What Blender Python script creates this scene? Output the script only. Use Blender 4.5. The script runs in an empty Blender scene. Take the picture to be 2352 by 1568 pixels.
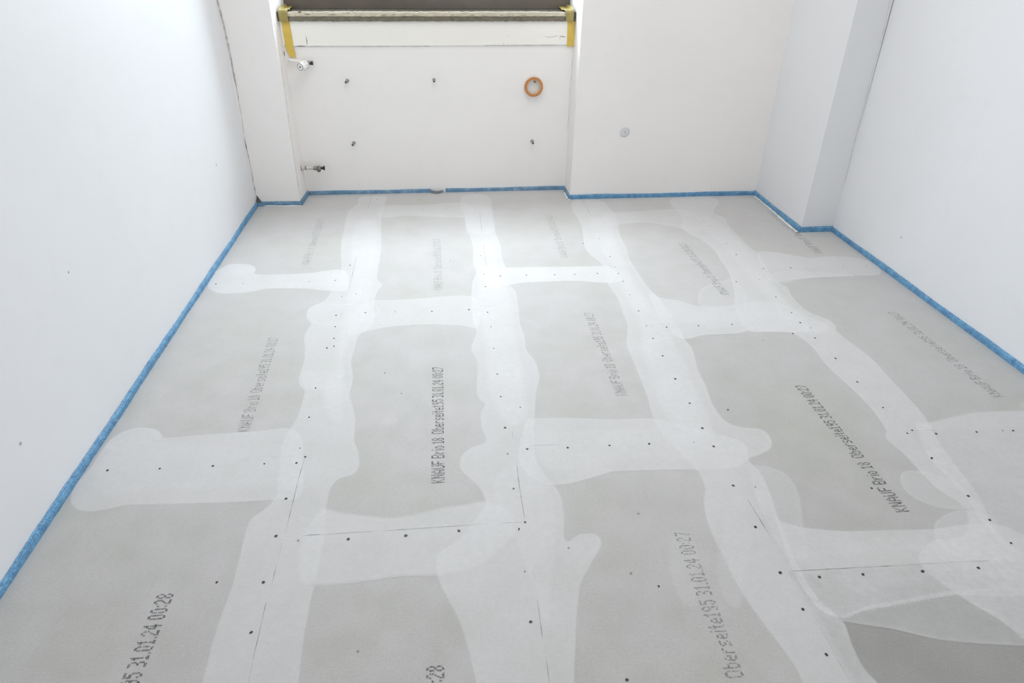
import bpy, bmesh, math, random
import numpy as np
from mathutils import Vector, Matrix
from mathutils.geometry import delaunay_2d_cdt
random.seed(7); rng = np.random.RandomState(7)
S = bpy.context.scene
COL = S.collection

# ------------------------------------------------------------------ camera
YAW, PITCH, ROLL, FPX, CY, CAMH = 0.09773815, 0.55238677, 0.00942631, 1548.2617, 819.7145, 1.256012
fw = Vector((math.sin(YAW)*math.cos(PITCH), math.cos(YAW)*math.cos(PITCH), -math.sin(PITCH)))
r0 = Vector((math.cos(YAW), -math.sin(YAW), 0)); u0 = r0.cross(fw)
rt = math.cos(ROLL)*r0 + math.sin(ROLL)*u0
up = -math.sin(ROLL)*r0 + math.cos(ROLL)*u0
cd = bpy.data.cameras.new('camera'); cam = bpy.data.objects.new('camera', cd); COL.objects.link(cam)
m = Matrix((rt, up, -fw)).transposed().to_4x4(); m.translation = Vector((0, 0, CAMH)); cam.matrix_world = m
cd.sensor_fit = 'HORIZONTAL'; cd.sensor_width = 36.0; cd.lens = FPX/2352*36
cd.shift_y = (CY-784)/2352; cd.clip_start = 0.02; cd.clip_end = 60
S.camera = cam

# ------------------------------------------------------------------ world, light, exposure
W = bpy.data.worlds.new('sky'); S.world = W; W.use_nodes = True
W.node_tree.nodes['Background'].inputs[0].default_value = (0.80, 0.90, 1.0, 1)
W.node_tree.nodes['Background'].inputs[1].default_value = 1.0
def area(name, loc, rot, sx, sy, power, colr, spread=math.pi):
    l = bpy.data.lights.new(name, 'AREA'); l.shape = 'RECTANGLE'; l.size = sx; l.size_y = sy
    l.energy = power; l.color = colr; l.spread = spread
    o = bpy.data.objects.new(name, l); COL.objects.link(o); o.location = loc; o.rotation_euler = rot
    return o
area('window_daylight', (-0.06, 4.85, 1.75), (math.radians(-85), 0, 0), 2.2, 1.6, 78, (0.81, 0.90, 1.0))
area('high_sky_daylight', (-0.50, 4.95, 3.75), (math.radians(-32), 0, 0), 3.2, 2.0, 440, (0.83, 0.905, 1.0))
area('added_ceiling_fill', (0.35, 2.6, 2.74), (0, 0, 0), 1.6, 1.6, 17, (1.0, 0.95, 0.91))  # unseen soft fill added under the ceiling, not a fitting of the room
area('added_rear_fill', (0.45, -1.75, 1.2), (math.radians(90), 0, 0), 1.2, 2.0, 17, (1.0, 0.955, 0.935))  # unseen fill added behind the camera to brighten surfaces facing it
VS = S.view_settings
VS.view_transform = 'Standard'; VS.look = 'None'; VS.gamma = 1; VS.use_curve_mapping = False
VS.exposure = 0.43
S.cycles.transparent_max_bounces = 24
S.cycles.max_bounces = 8; S.cycles.diffuse_bounces = 6

# ------------------------------------------------------------------ pixel helpers (points of the place measured in the photograph)
def ray(q):
    return fw + (q[0]-1176)/FPX*rt - (q[1]-CY)/FPX*up
def fl(q, z=0.0):
    d = ray(q); t = (z-CAMH)/d.z; return (d.x*t, d.y*t)
def onY(q, Y):
    d = ray(q); t = Y/d.y; return (d.x*t, Y, CAMH+d.z*t)
def onX(q, X):
    d = ray(q); t = X/d.x; return (X, d.y*t, CAMH+d.z*t)

# ------------------------------------------------------------------ object helpers
def link(name, me, mat=None, parent=None, smooth=False):
    o = bpy.data.objects.new(name, me); COL.objects.link(o)
    if mat is not None and not me.materials: me.materials.append(mat)
    if parent is not None: o.parent = parent
    if smooth:
        for p in me.polygons: p.use_smooth = True
    return o
def obj(name, bm, mat=None, parent=None, smooth=False):
    bmesh.ops.recalc_face_normals(bm, faces=bm.faces)
    me = bpy.data.meshes.new(name); bm.to_mesh(me); bm.free()
    return link(name, me, mat, parent, smooth)
def pyobj(name, V, F, mat=None, parent=None, smooth=False):
    me = bpy.data.meshes.new(name); me.from_pydata([tuple(v) for v in V], [], F); me.update()
    return link(name, me, mat, parent, smooth)
def empty(name, loc):
    o = bpy.data.objects.new(name, None); COL.objects.link(o); o.location = loc; o.empty_display_size = .05; return o
def tag(o, label=None, cat=None, group=None, kind=None):
    if label: o['label'] = label
    if cat: o['category'] = cat
    if group: o['group'] = group
    if kind: o['kind'] = kind
    return o
def box(bm, a, b, bev=0):
    c = [(a[i]+b[i])/2 for i in range(3)]; s = [abs(b[i]-a[i]) for i in range(3)]
    r = bmesh.ops.create_cube(bm, size=1, matrix=Matrix.Translation(c) @ Matrix.Diagonal((*s, 1)))
    if bev:
        es = list({e for v in r['verts'] for e in v.link_edges})
        bmesh.ops.bevel(bm, geom=es, offset=bev, segments=2, affect='EDGES', profile=.5)
def axis_mat(p, d):
    d = Vector(d).normalized(); return Matrix.Translation(p) @ d.to_track_quat('Z', 'Y').to_matrix().to_4x4()
def lathe(bm, prof, p, d, n=28):
    """profile of (radius, height) turned around axis d through p"""
    M = axis_mat(p, d); rings = []
    for r, h in prof:
        if r <= 1e-6: rings.append([bm.verts.new(M @ Vector((0, 0, h)))])
        else: rings.append([bm.verts.new(M @ Vector((r*math.cos(2*math.pi*i/n), r*math.sin(2*math.pi*i/n), h))) for i in range(n)])
    for a, b in zip(rings[:-1], rings[1:]):
        for i in range(n):
            j = (i+1) % n
            if len(a) == 1 and len(b) == 1: continue
            if len(a) == 1: bm.faces.new((a[0], b[i], b[j]))
            elif len(b) == 1: bm.faces.new((a[i], a[j], b[0]))
            else: bm.faces.new((a[i], a[j], b[j], b[i]))

# ------------------------------------------------------------------ materials
def mat(name):
    m = bpy.data.materials.new(name); m.use_nodes = True; nt = m.node_tree
    return m, nt, nt.nodes['Principled BSDF']
def N(nt, t, **k):
    n = nt.nodes.new(t)
    for a, b in k.items():
        if a.startswith('i_'):
            n.inputs[a[2:].replace('_', ' ')].default_value = b
        else: setattr(n, a, b)
    return n
def coord(nt, scale=(1, 1, 1), src='Object'):
    tc = N(nt, 'ShaderNodeTexCoord'); mp = N(nt, 'ShaderNodeMapping'); mp.inputs['Scale'].default_value = scale
    if src == 'world':
        g = N(nt, 'ShaderNodeNewGeometry'); nt.links.new(g.outputs['Position'], mp.inputs[0])
    else: nt.links.new(tc.outputs[src], mp.inputs[0])
    return mp.outputs[0]
def ramp(nt, fac, stops):
    r = N(nt, 'ShaderNodeValToRGB'); el = r.color_ramp.elements
    while len(el) < len(stops): el.new(.5)
    for e, (p, c) in zip(el, stops): e.position = p; e.color = c if len(c) == 4 else (*c, 1)
    nt.links.new(fac, r.inputs[0]); return r.outputs[0]
def noise(nt, vec, sc, det=3, rough=.5):
    n = N(nt, 'ShaderNodeTexNoise'); n.inputs['Scale'].default_value = sc; n.inputs['Detail'].default_value = det
    n.inputs['Roughness'].default_value = rough; nt.links.new(vec, n.inputs['Vector']); return n.outputs[0]
def mixc(nt, fac, a, b, mode='MIX'):
    n = N(nt, 'ShaderNodeMix', data_type='RGBA', blend_type=mode)
    for s, v in ((n.inputs[0], fac), (n.inputs[6], a), (n.inputs[7], b)):
        if isinstance(v, (float, int)): s.default_value = v
        elif isinstance(v, tuple): s.default_value = (*v, 1) if len(v) == 3 else v
        else: nt.links.new(v, s)
    return n.outputs[2]
def bump(nt, b, h, strength, dist):
    n = N(nt, 'ShaderNodeBump'); n.inputs['Strength'].default_value = strength; n.inputs['Distance'].default_value = dist
    nt.links.new(h, n.inputs['Height']); nt.links.new(n.outputs[0], b.inputs['Normal'])

def plain(name, c, rough=.6, metal=0, var=.06, scale=40, bstr=0.0):
    m, nt, b = mat(name); v = coord(nt, src='world'); n = noise(nt, v, scale, 4)
    d = tuple(x*(1-var*2) for x in c)
    nt.links.new(ramp(nt, n, [(.3, d), (.7, c)]), b.inputs['Base Color'])
    b.inputs['Roughness'].default_value = rough; b.inputs['Metallic'].default_value = metal
    if bstr: bump(nt, b, n, bstr, .002)
    return m
def wall_material(name, c):
    m, nt, b = mat(name); v = coord(nt, src='world')
    big = noise(nt, v, 1.6, 3); mid = noise(nt, v, 14, 4); fine = noise(nt, v, 160, 3)
    col1 = ramp(nt, big, [(.35, tuple(x*.975 for x in c)), (.65, c)])
    sp = ramp(nt, mid, [(.25, (.985, .985, .983)), (.45, (1, 1, 1))])
    nt.links.new(mixc(nt, 1.0, col1, sp, 'MULTIPLY'), b.inputs['Base Color'])
    b.inputs['Roughness'].default_value = .62; b.inputs['Specular IOR Level'].default_value = .3
    bump(nt, b, fine, .06, .002)
    return m
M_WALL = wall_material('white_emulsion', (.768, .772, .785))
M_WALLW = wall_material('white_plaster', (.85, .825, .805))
M_CEIL = plain('ceiling_paint', (.82, .82, .81), .8, var=.01)
M_SLAB = plain('screed', (.30, .29, .27), .9)

# gypsum fibre board, and the same board skimmed with joint filler by the amount stored in the mesh
def board_material(name, skim=False):
    m, nt, b = mat(name); v = coord(nt, src='world'); vs = coord(nt, (1, 2.2, 1), src='world')
    big = noise(nt, v, 2.3, 4); blot = noise(nt, v, 9, 4, .6); fib = noise(nt, vs, 95, 6, .72); grain = noise(nt, vs, 270, 4, .75)
    base = ramp(nt, big, [(.30, (.408, .396, .364)), (.5, (.420, .401, .388)), (.70, (.438, .415, .408))])
    k = ramp(nt, blot, [(.3, (.935, .94, .915)), (.7, (1.05, 1.045, 1.055))])
    k2 = ramp(nt, fib, [(.24, (.76, .76, .76)), (.42, (.97, .97, .97)), (.60, (1.01, 1.01, 1.01)), (.76, (1.24, 1.24, 1.22))])
    k3 = ramp(nt, grain, [(.26, (.80, .80, .80)), (.5, (1, 1, 1)), (.72, (1.16, 1.16, 1.16))])
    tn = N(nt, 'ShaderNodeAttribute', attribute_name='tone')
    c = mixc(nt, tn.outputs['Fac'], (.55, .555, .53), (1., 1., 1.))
    for kk in (base, k, k2, k3): c = mixc(nt, 1., c, kk, 'MULTIPLY')
    b.inputs['Roughness'].default_value = .62; b.inputs['Specular IOR Level'].default_value = .3
    b.inputs['Sheen Weight'].default_value = 1.0; b.inputs['Sheen Roughness'].default_value = .45
    if skim:
        at = N(nt, 'ShaderNodeAttribute', attribute_name='cover')
        vt = coord(nt, (1, 5, 1), src='world'); streak = noise(nt, vt, 60, 5, .7); bl = noise(nt, v, 6, 5, .62); ed = noise(nt, v, 55, 4, .6)
        f = ramp(nt, grain, [(.26, (.522, .510, .506)), (.5, (.568, .555, .552)), (.74, (.613, .603, .602))])
        f = mixc(nt, 1., f, ramp(nt, streak, [(.24, (.78, .78, .77)), (.40, (.975, .975, .975)), (.55, (1, 1, 1)), (.75, (1.06, 1.06, 1.06))]), 'MULTIPLY')
        def mr(x, a0, a1, b0, b1):
            r = N(nt, 'ShaderNodeMapRange'); nt.links.new(x, r.inputs[0])
            for i, q in zip((1, 2, 3, 4), (a0, a1, b0, b1)): r.inputs[i].default_value = q
            return r.outputs[0]
        mu = N(nt, 'ShaderNodeMath', operation='MULTIPLY'); nt.links.new(at.outputs['Fac'], mu.inputs[0]); nt.links.new(mr(bl, .3, .7, .80, 1.12), mu.inputs[1])
        mu2 = N(nt, 'ShaderNodeMath', operation='MULTIPLY', use_clamp=True); nt.links.new(mu.outputs[0], mu2.inputs[0]); nt.links.new(mr(ed, .3, .7, .84, 1.12), mu2.inputs[1])
        c = mixc(nt, mu2.outputs[0], c, f); bump(nt, b, streak, .08, .001)
    else: bump(nt, b, fib, .12, .001)
    nt.links.new(c, b.inputs['Base Color'])
    return m
M_BOARD = board_material('gypsum_fibre_board')
M_SKIM = board_material('joint_filler_on_board', True)
OPAC = {'full': (.80, .15), 'medium': (.54, .22), 'thin': (.28, .27), 'veil': (.18, .05)}

def alpha_ink(name, c, lo, hi, sc=90):
    m, nt, b = mat(name); v = coord(nt, src='world'); n = noise(nt, v, sc, 4, .7)
    r = N(nt, 'ShaderNodeMapRange'); r.inputs['From Min'].default_value = .35; r.inputs['From Max'].default_value = .6
    r.inputs['To Min'].default_value = lo; r.inputs['To Max'].default_value = hi; nt.links.new(n, r.inputs[0])
    b.inputs['Base Color'].default_value = (*c, 1); b.inputs['Roughness'].default_value = .7
    nt.links.new(r.outputs[0], b.inputs['Alpha']); return m
M_INK = alpha_ink('printing_ink', (.055, .055, .065), .36, .80)
M_INKM = alpha_ink('worn_printing_ink', (.09, .09, .10), .14, .50)
M_INKF = alpha_ink('faded_printing_ink', (.10, .10, .11), .08, .36, 40)
M_INKV = alpha_ink('nearly_gone_ink', (.10, .10, .11), .0, .25, 30)
M_CRACK = alpha_ink('dark_hairline', (.09, .09, .085), .06, .62, 25)  # dark line colour shared by seams, cracks and small marks
M_CRACKF = alpha_ink('faint_hairline', (.27, .27, .26), .12, .50, 25)
M_CRACKD = alpha_ink('open_crack', (.035, .033, .03), .45, .95, 18)
M_BEAD = plain('white_gypsum_bead', (.80, .80, .76), .8, var=.1, scale=60)
M_SCREW = plain('dark_screw', (.055, .055, .06), .5, .5)
M_SCREWF = plain('filled_screw', (.30, .30, .30), .7, 0)

def foam_material():
    m, nt, b = mat('blue_pe_foam'); v = coord(nt, src='world'); n = noise(nt, v, 35, 4); n2 = noise(nt, v, 190, 3, .7)
    c = ramp(nt, n, [(.3, (.085, .22, .39)), (.7, (.15, .36, .57))])
    k = ramp(nt, n2, [(.28, (.45, .47, .55)), (.5, (1, 1, 1)), (.72, (1.45, 1.32, 1.2))])
    nt.links.new(mixc(nt, 1., c, k, 'MULTIPLY'), b.inputs['Base Color']); b.inputs['Roughness'].default_value = .55
    bump(nt, b, n2, .5, .002); return m
M_FOAM = foam_material()
def foam_dusty():
    m, nt, b = mat('dusty_blue_foam'); v = coord(nt, src='world'); n = noise(nt, v, 22, 5, .6); n2 = noise(nt, v, 200, 3, .7)
    c = ramp(nt, n, [(.3, (.10, .21, .33)), (.55, (.155, .29, .43)), (.75, (.34, .44, .52))])
    k = ramp(nt, n2, [(.25, (.55, .55, .6)), (.5, (1, 1, 1)), (.75, (1.3, 1.25, 1.15))])
    nt.links.new(mixc(nt, 1., c, k, 'MULTIPLY'), b.inputs['Base Color']); b.inputs['Roughness'].default_value = .6
    bump(nt, b, n2, .5, .002); return m
M_FOAMD = foam_dusty()
M_FOAMG = plain('greyed_foam', (.22, .27, .32), .6, var=.12, scale=50)

# ================================================================== THE SETTING
LW = lambda Y: -1.060 + (3.725-Y)*0.0076          # the left wall leans a little into the room towards the camera
RW = 1.956
NB, FB, PY = 3.900, 3.725, 3.130                  # niche back, back wall face, pillar face
NL, NR, PX = -0.821, 0.690, 1.787                 # niche sides, pillar side
H = 2.78; Y0 = -1.45
SILL_B, SILL_T, WY = .903, .945, 4.11

def prism(bm, pts, z0, z1, dx=None):
    """vertical prism; dx = per-point x shift per metre of height (walls out of plumb)"""
    dx = dx or [0]*len(pts)
    a = [bm.verts.new((x+d*z0, y, z0)) for (x, y), d in zip(pts, dx)]
    b = [bm.verts.new((x+d*z1, y, z1)) for (x, y), d in zip(pts, dx)]
    n = len(pts); bm.faces.new(a[::-1]); bm.faces.new(b)
    for i in range(n): bm.faces.new((a[i], a[(i+1) % n], b[(i+1) % n], b[i]))

floor = empty('floor', (0, 0, 0)); tag(floor, kind='structure')
bm = bmesh.new(); prism(bm, [(-1.3, Y0), (2.2, Y0), (2.2, 4.22), (-1.3, 4.22)], -.14, -.0185)
obj('screed_base', bm, M_SLAB, floor)

bm = bmesh.new(); prism(bm, [(-1.25, Y0), (LW(Y0), Y0), (LW(4.22), 4.22), (-1.25, 4.22)], -.0185, H)
tag(obj('wall_left', bm, M_WALL), kind='structure')
bm = bmesh.new()
prism(bm, [(RW, Y0), (2.2, Y0), (2.2, 4.22), (RW, 4.22)], -.0185, H)
prism(bm, [(PX, PY), (RW+.004, PY), (RW+.004, FB+.02), (PX+.003, FB+.02)], -.0185, H, [.004, -.008, -.008, .004])
wall_right = tag(obj('wall_right', bm, M_WALL), kind='structure')
bm = bmesh.new()
prism(bm, [(LW(FB)-.01, FB), (NL, FB), (NL+.012, NB+.02), (NL+.012, 4.22), (LW(FB)-.01, 4.22)], -.0185, H, [0, .003, -.016, -.016, 0])   # left pier
prism(bm, [(NR, FB), (1.799, FB), (RW+.02, FB), (RW+.02, 4.22), (NR-.003, 4.22), (NR-.003, NB+.02)], -.0185, H, [.014, .001, 0, 0, .014, .014])
prism(bm, [(NL-.02, NB), (NR+.02, NB), (NR+.02, 4.22), (NL-.02, 4.22)], -.0185, SILL_B)                  # parapet under the window
prism(bm, [(NL-.04, NB), (NR+.04, NB), (NR+.04, 4.22), (NL-.04, 4.22)], 2.56, H)                        # lintel
wall_back = tag(obj('wall_back', bm, M_WALLW), kind='structure')
# wall behind the camera with an opening added for the rear fill light
bm = bmesh.new()
box(bm, (-1.25, Y0-.15, -.14), (-.05, Y0, H)); box(bm, (.95, Y0-.15, -.14), (2.2, Y0, H)); box(bm, (-.06, Y0-.15, 2.05), (.96, Y0, H))
tag(obj('wall_front', bm, M_WALL), kind='structure')
bm = bmesh.new(); box(bm, (-1.25, Y0-.15, H), (2.2, 4.22, H+.1)); tag(obj('ceiling', bm, M_CEIL), kind='structure')

# ---- floor boards, 600 x 1200, laid in five staggered columns
XA = -.4412
cols = [LW(2)+.004, XA, XA+.6, XA+1.2, XA+1.8, RW-.005]
joints = [[-1.44, -.85, .345, 1.545, 2.745, 9], [-1.44, -1.17, .030, 1.230, 2.430, 3.630, 9], [-1.44, -.87, .335, 1.535, 2.735, 9],
          [-1.44, -.185, 1.015, 2.215, 3.415, 9], [-1.44, -.90, .305, 1.505, 2.705, 9]]
G = .0006
def clip_cell(x0, x1, y0, y1, left=False, right=False):
    """a board as a polygon cut round the piers and the pillar"""
    if y1 < 8: pass
    lx = (lambda y: LW(y)+.005) if left else (lambda y: x0+G)
    rx = x1-G
    yb = FB-.004
    if y1 > 8:                                        # last board of the column: runs up to the back wall
        if left: return [(lx(y0), y0+G), (rx, y0+G), (rx, NB-.004), (NL+.006, NB-.004), (NL+.006, yb), (lx(yb), yb)]
        if right: return [(lx(0), y0+G), (RW-.005, y0+G), (RW-.005, PY-.004), (PX-.004, PY-.004), (PX-.004, yb), (lx(0), yb)]
        if x0 < NR < x1: return [(lx(0), y0+G), (rx, y0+G), (rx, yb), (NR-.006, yb), (NR-.006, NB-.004), (lx(0), NB-.004)]
        if x1 <= NR: return [(lx(0), y0+G), (rx, y0+G), (rx, NB-.004), (lx(0), NB-.004)]
        return [(lx(0), y0+G), (rx, y0+G), (rx, yb), (lx(0), yb)]
    if right:
        return [(lx(0), y0+G), (RW-.005, y0+G), (RW-.005, y1-G), (lx(0), y1-G)]
    return [(lx(y0), y0+G), (rx, y0+G), (rx, y1-G), (lx(y1), y1-G)]
boards = []
for c in range(5):
    js = joints[c]
    for j in range(len(js)-1):
        pts = clip_cell(cols[c], cols[c+1], js[j], js[j+1], c == 0, c == 4)
        bm = bmesh.new(); prism(bm, pts, -.018, 0)
        o = obj('floor_board', bm, M_BOARD, floor)
        boards.append((c, js[j], js[j+1], o))
def board_at(x, y):
    c = max(0, min(4, int((x-XA)/.6+1))) if x > XA else 0
    for cc, a, b, o in boards:
        if cc == c and a <= y < b: return o
    return boards[0][3]

# tone per board: a few at the near right are darker and greener
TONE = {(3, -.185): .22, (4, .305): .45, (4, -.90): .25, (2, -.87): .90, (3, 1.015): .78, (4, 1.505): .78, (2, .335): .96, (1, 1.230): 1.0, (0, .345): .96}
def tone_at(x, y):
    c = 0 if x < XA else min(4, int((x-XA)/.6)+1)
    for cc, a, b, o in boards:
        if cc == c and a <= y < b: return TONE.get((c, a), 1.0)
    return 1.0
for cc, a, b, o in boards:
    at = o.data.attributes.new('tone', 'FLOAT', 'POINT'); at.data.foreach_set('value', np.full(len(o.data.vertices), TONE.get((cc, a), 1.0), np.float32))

# ---- joint filler skimmed over the seams
def smooth_loop(P, closed=True, step=.012):
    P = [np.array(q, float) for q in P]; n = len(P); out = []
    for i in range(n if closed else n-1):
        p0, p1, p2, p3 = (P[(i-1) % n], P[i], P[(i+1) % n], P[(i+2) % n]) if closed else (P[max(i-1, 0)], P[i], P[i+1], P[min(i+2, n-1)])
        k = max(1, int(np.linalg.norm(p2-p1)/step))
        # centripetal-ish Catmull-Rom with a tamed tangent
        L = np.linalg.norm(p2-p1)+1e-9
        t1 = (p2-p0)*.5; t2 = (p3-p1)*.5
        for t in (t1, t2):
            l = np.linalg.norm(t)
            if l > L: t *= L/l
        for s in range(k):
            u = s/k; out.append((2*u**3-3*u**2+1)*p1+(u**3-2*u**2+u)*t1+(-2*u**3+3*u**2)*p2+(u**3-u**2)*t2)
    if not closed: out.append(P[-1])
    return np.array(out)
def seg_dist(P, L):
    A = L; B = np.roll(L, -1, 0); d = np.full(len(P), 9.)
    for i in range(0, len(P), 400):
        p = P[i:i+400, None, :]; ab = (B-A)[None]; t = np.clip(((p-A[None])*ab).sum(2)/((ab**2).sum(2)+1e-12), 0, 1)
        d[i:i+400] = np.sqrt((((A[None]+t[..., None]*ab)-p)**2).sum(2)).min(1)
    return d
def inside(P, L):
    r = np.zeros(len(P), bool); x, y = P[:, 0], P[:, 1]; j = len(L)-1
    for i in range(len(L)):
        xi, yi = L[i]; xj, yj = L[j]
        if yi != yj:
            c = ((yi > y) != (yj > y)) & (x < (xj-xi)*(y-yi)/(yj-yi)+xi); r ^= c
        j = i
    return r
LEVEL = .00004
PATCHES = []
def patch(px, kind='full', feather=.0065, level=1, jitter=.0009, grid=.022):
    L = smooth_loop([fl(q) for q in px]); n = len(L); ph = rng.rand(6)*6; t = np.arange(n)
    L = L + rng.randn(n, 2)*jitter*.25 + np.stack([np.sin(t*.16+ph[0])+np.sin(t*.37+ph[1])*.6, np.sin(t*.13+ph[2])+np.cos(t*.31+ph[3])*.6], 1)*jitter
    PATCHES.append((level, len(PATCHES), L, kind, feather))
def ring_points(L, offs):
    T = np.roll(L, -2, 0)-np.roll(L, 2, 0); T /= np.linalg.norm(T, axis=1)[:, None]+1e-9
    Nn = np.stack([-T[:, 1], T[:, 0]], 1); out = []
    for off in offs:
        for s_ in (1, -1):
            q = L+Nn*off*s_; q = q[inside(q, L)]
            if len(q): out.append(q[seg_dist(q, L) > off*.85])
    return out
def build_patches():
    PATCHES.sort(); rings = []
    for lv, i, L, kind, fe in PATCHES: rings.append(ring_points(L, (.0045, .011, .022)))
    for k, (lv, i, L, kind, fe) in enumerate(PATCHES):
        lo, hi = L.min(0), L.max(0); n = len(L)
        gx, gy = np.meshgrid(np.arange(lo[0], hi[0], .022), np.arange(lo[1], hi[1], .022)); Gp = np.stack([gx.ravel(), gy.ravel()], 1)
        Gp = Gp[inside(Gp, L)]; Gp = Gp[seg_dist(Gp, L) > .028]
        extra = []; under = []
        for j in range(k):
            M_ = PATCHES[j][2]
            if (M_.min(0) > hi).any() or (M_.max(0) < lo).any(): continue
            under.append(j)
            for q in [M_]+rings[j][:2]:
                q = q[inside(q, L)]
                if len(q): q = q[seg_dist(q, L) > .003]; extra.append(q)
        A = np.concatenate([L]+rings[k]+[Gp]+extra)
        vs, es, fs, *_ = delaunay_2d_cdt([Vector(v) for v in A], [], [list(range(n))], 1, 2e-4)
        V = np.array([(v.x, v.y) for v in vs]); cov = np.zeros(len(V))
        for j in under+[k]:
            _, _, M_, kd, fe_ = PATCHES[j]; o_, r_ = OPAC[kd]
            ins = inside(V, M_) if j != k else np.ones(len(V), bool)
            d = seg_dist(V, M_)*ins; u = np.clip(d/fe_, 0, 1); u = u*u*(3-2*u)
            a = np.clip((o_+r_*np.exp(-((d-.0055)/.0040)**2))*u, 0, 1); cov = 1-(1-cov)*(1-a)
        me = bpy.data.meshes.new('joint_filler'); me.from_pydata([(x, y, .00008+(k+1)*.000003) for x, y in V], [], [list(f) for f in fs]); me.update()
        at = me.attributes.new('cover', 'FLOAT', 'POINT'); at.data.foreach_set('value', cov.astype(np.float32))
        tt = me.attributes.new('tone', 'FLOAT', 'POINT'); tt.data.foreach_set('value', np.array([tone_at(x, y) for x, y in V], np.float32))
        if me.polygons and me.polygons[0].normal.z < 0: me.flip_normals()
        link('joint_filler', me, M_SKIM, floor)
def band(left, right, **k): return patch(list(left)+list(right)[::-1], **k)

# band A (between the first and second column of boards)
band([(828,452),(820,468),(800,485),(790,520),(783,560),(783,600),(780,640),(765,662),(745,690),(712,705),(703,725),(713,742),(704,757),(697,775),(700,800),(697,830),(688,860),(686,882),(698,897),(690,930),(680,960),(665,985),(648,1015),(640,1080),(632,1140),(606,1168),(575,1190),(560,1230),(545,1290),(530,1350),(505,1420),(485,1480),(462,1568),(440,1640)],
     [(884,450),(887,462),(882,480),(877,500),(877,560),(870,620),(868,640),(879,655),(868,668),(861,690),(858,748),(828,768),(815,800),(808,830),(812,870),(805,905),(812,930),(817,960),(815,1010),(825,1040),(825,1070),(812,1090),(780,1100),(763,1120),(752,1165),(748,1230),(735,1290),(722,1345),(712,1400),(700,1470),(688,1568),(680,1640)], kind='medium', level=1)
# a fuller second coat on the far half
patch([(812,520),(800,560),(802,620),(790,690),(772,760),(765,840),(735,900),(745,960),(790,975),(800,900),(797,820),(812,780),(845,740),(858,690),(865,640),(872,590),(874,520),(862,505),(835,500)], kind='medium', level=2, feather=.03)
# band B
band([(1066,448),(1058,458),(1056,475),(1068,500),(1070,530),(1080,545),(1086,575),(1085,605),(1092,625),(1084,650),(1082,690),(1085,740),(1093,760),(1082,800),(1095,830),(1093,900),(1102,920),(1112,928),(1103,945),(1105,980),(1116,1013),(1085,1025),(1060,1045),(1055,1068),(1062,1085),(1085,1105),(1105,1130),(1110,1160),(1060,1230),(1005,1270),(1000,1300),(1010,1340),(1030,1380),(1053,1430),(1072,1490),(1092,1568),(1110,1640)],
     [(1100,445),(1118,448),(1130,465),(1130,490),(1137,530),(1150,560),(1155,590),(1163,620),(1172,652),(1187,672),(1192,710),(1195,740),(1205,770),(1212,805),(1228,825),(1238,850),(1240,870),(1232,900),(1230,960),(1232,1050),(1262,1100),(1285,1130),(1297,1180),(1300,1240),(1330,1225),(1370,1225),(1385,1248),(1358,1300),(1336,1340),(1328,1385),(1325,1430),(1320,1568),(1320,1640)], kind='medium', level=3)
patch([(1098,560),(1092,640),(1092,700),(1108,800),(1112,880),(1135,950),(1170,985),(1215,960),(1215,880),(1200,810),(1186,740),(1180,680),(1152,620),(1140,570),(1120,552)], kind='medium', level=4, feather=.03)
patch([(1200,1040),(1170,1060),(1130,1110),(1140,1180),(1180,1240),(1215,1330),(1240,1420),(1262,1440),(1270,1340),(1280,1240),(1278,1160),(1250,1095)], kind='thin', level=4, feather=.012)
patch([(1066,470),(1068,515),(1075,530),(1096,538),(1125,536),(1138,528),(1134,500),(1130,478),(1100,470)], kind='medium', level=5, feather=.006)
# band C
band([(1316,460),(1314,480),(1325,500),(1335,520),(1340,560),(1350,580),(1385,610),(1393,648),(1418,685),(1430,720),(1440,745),(1437,790),(1450,820),(1470,870),(1485,910),(1498,960),(1530,1010),(1600,1080),(1618,1120),(1614,1150),(1620,1190),(1635,1230),(1665,1290),(1690,1340),(1730,1400),(1768,1452),(1801,1497),(1831,1542),(1870,1610)],
     [(1350,456),(1385,462),(1398,475),(1412,490),(1420,510),(1425,540),(1440,570),(1445,590),(1470,630),(1490,660),(1515,685),(1560,750),(1573,778),(1590,800),(1605,850),(1625,890),(1640,930),(1665,965),(1700,980),(1750,985),(1772,1008),(1770,1030),(1742,1046),(1722,1056),(1750,1085),(1770,1130),(1790,1190),(1830,1290),(1880,1370),(1937,1425),(1950,1450),(1960,1480),(1985,1530),(2040,1610)], kind='medium', level=5)
patch([(1352,500),(1365,560),(1400,610),(1430,680),(1460,740),(1465,800),(1490,870),(1510,940),(1560,1000),(1640,1010),(1640,960),(1610,900),(1580,830),(1560,790),(1530,745),(1500,700),(1465,650),(1440,600),(1415,540),(1400,500)], kind='medium', level=6, feather=.03)
patch([(1725,1070),(1790,1078),(1825,1110),(1840,1150),(1845,1200),(1860,1260),(1850,1290),(1800,1270),(1760,1200),(1730,1130)], kind='thin', level=6, feather=.008)
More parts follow.
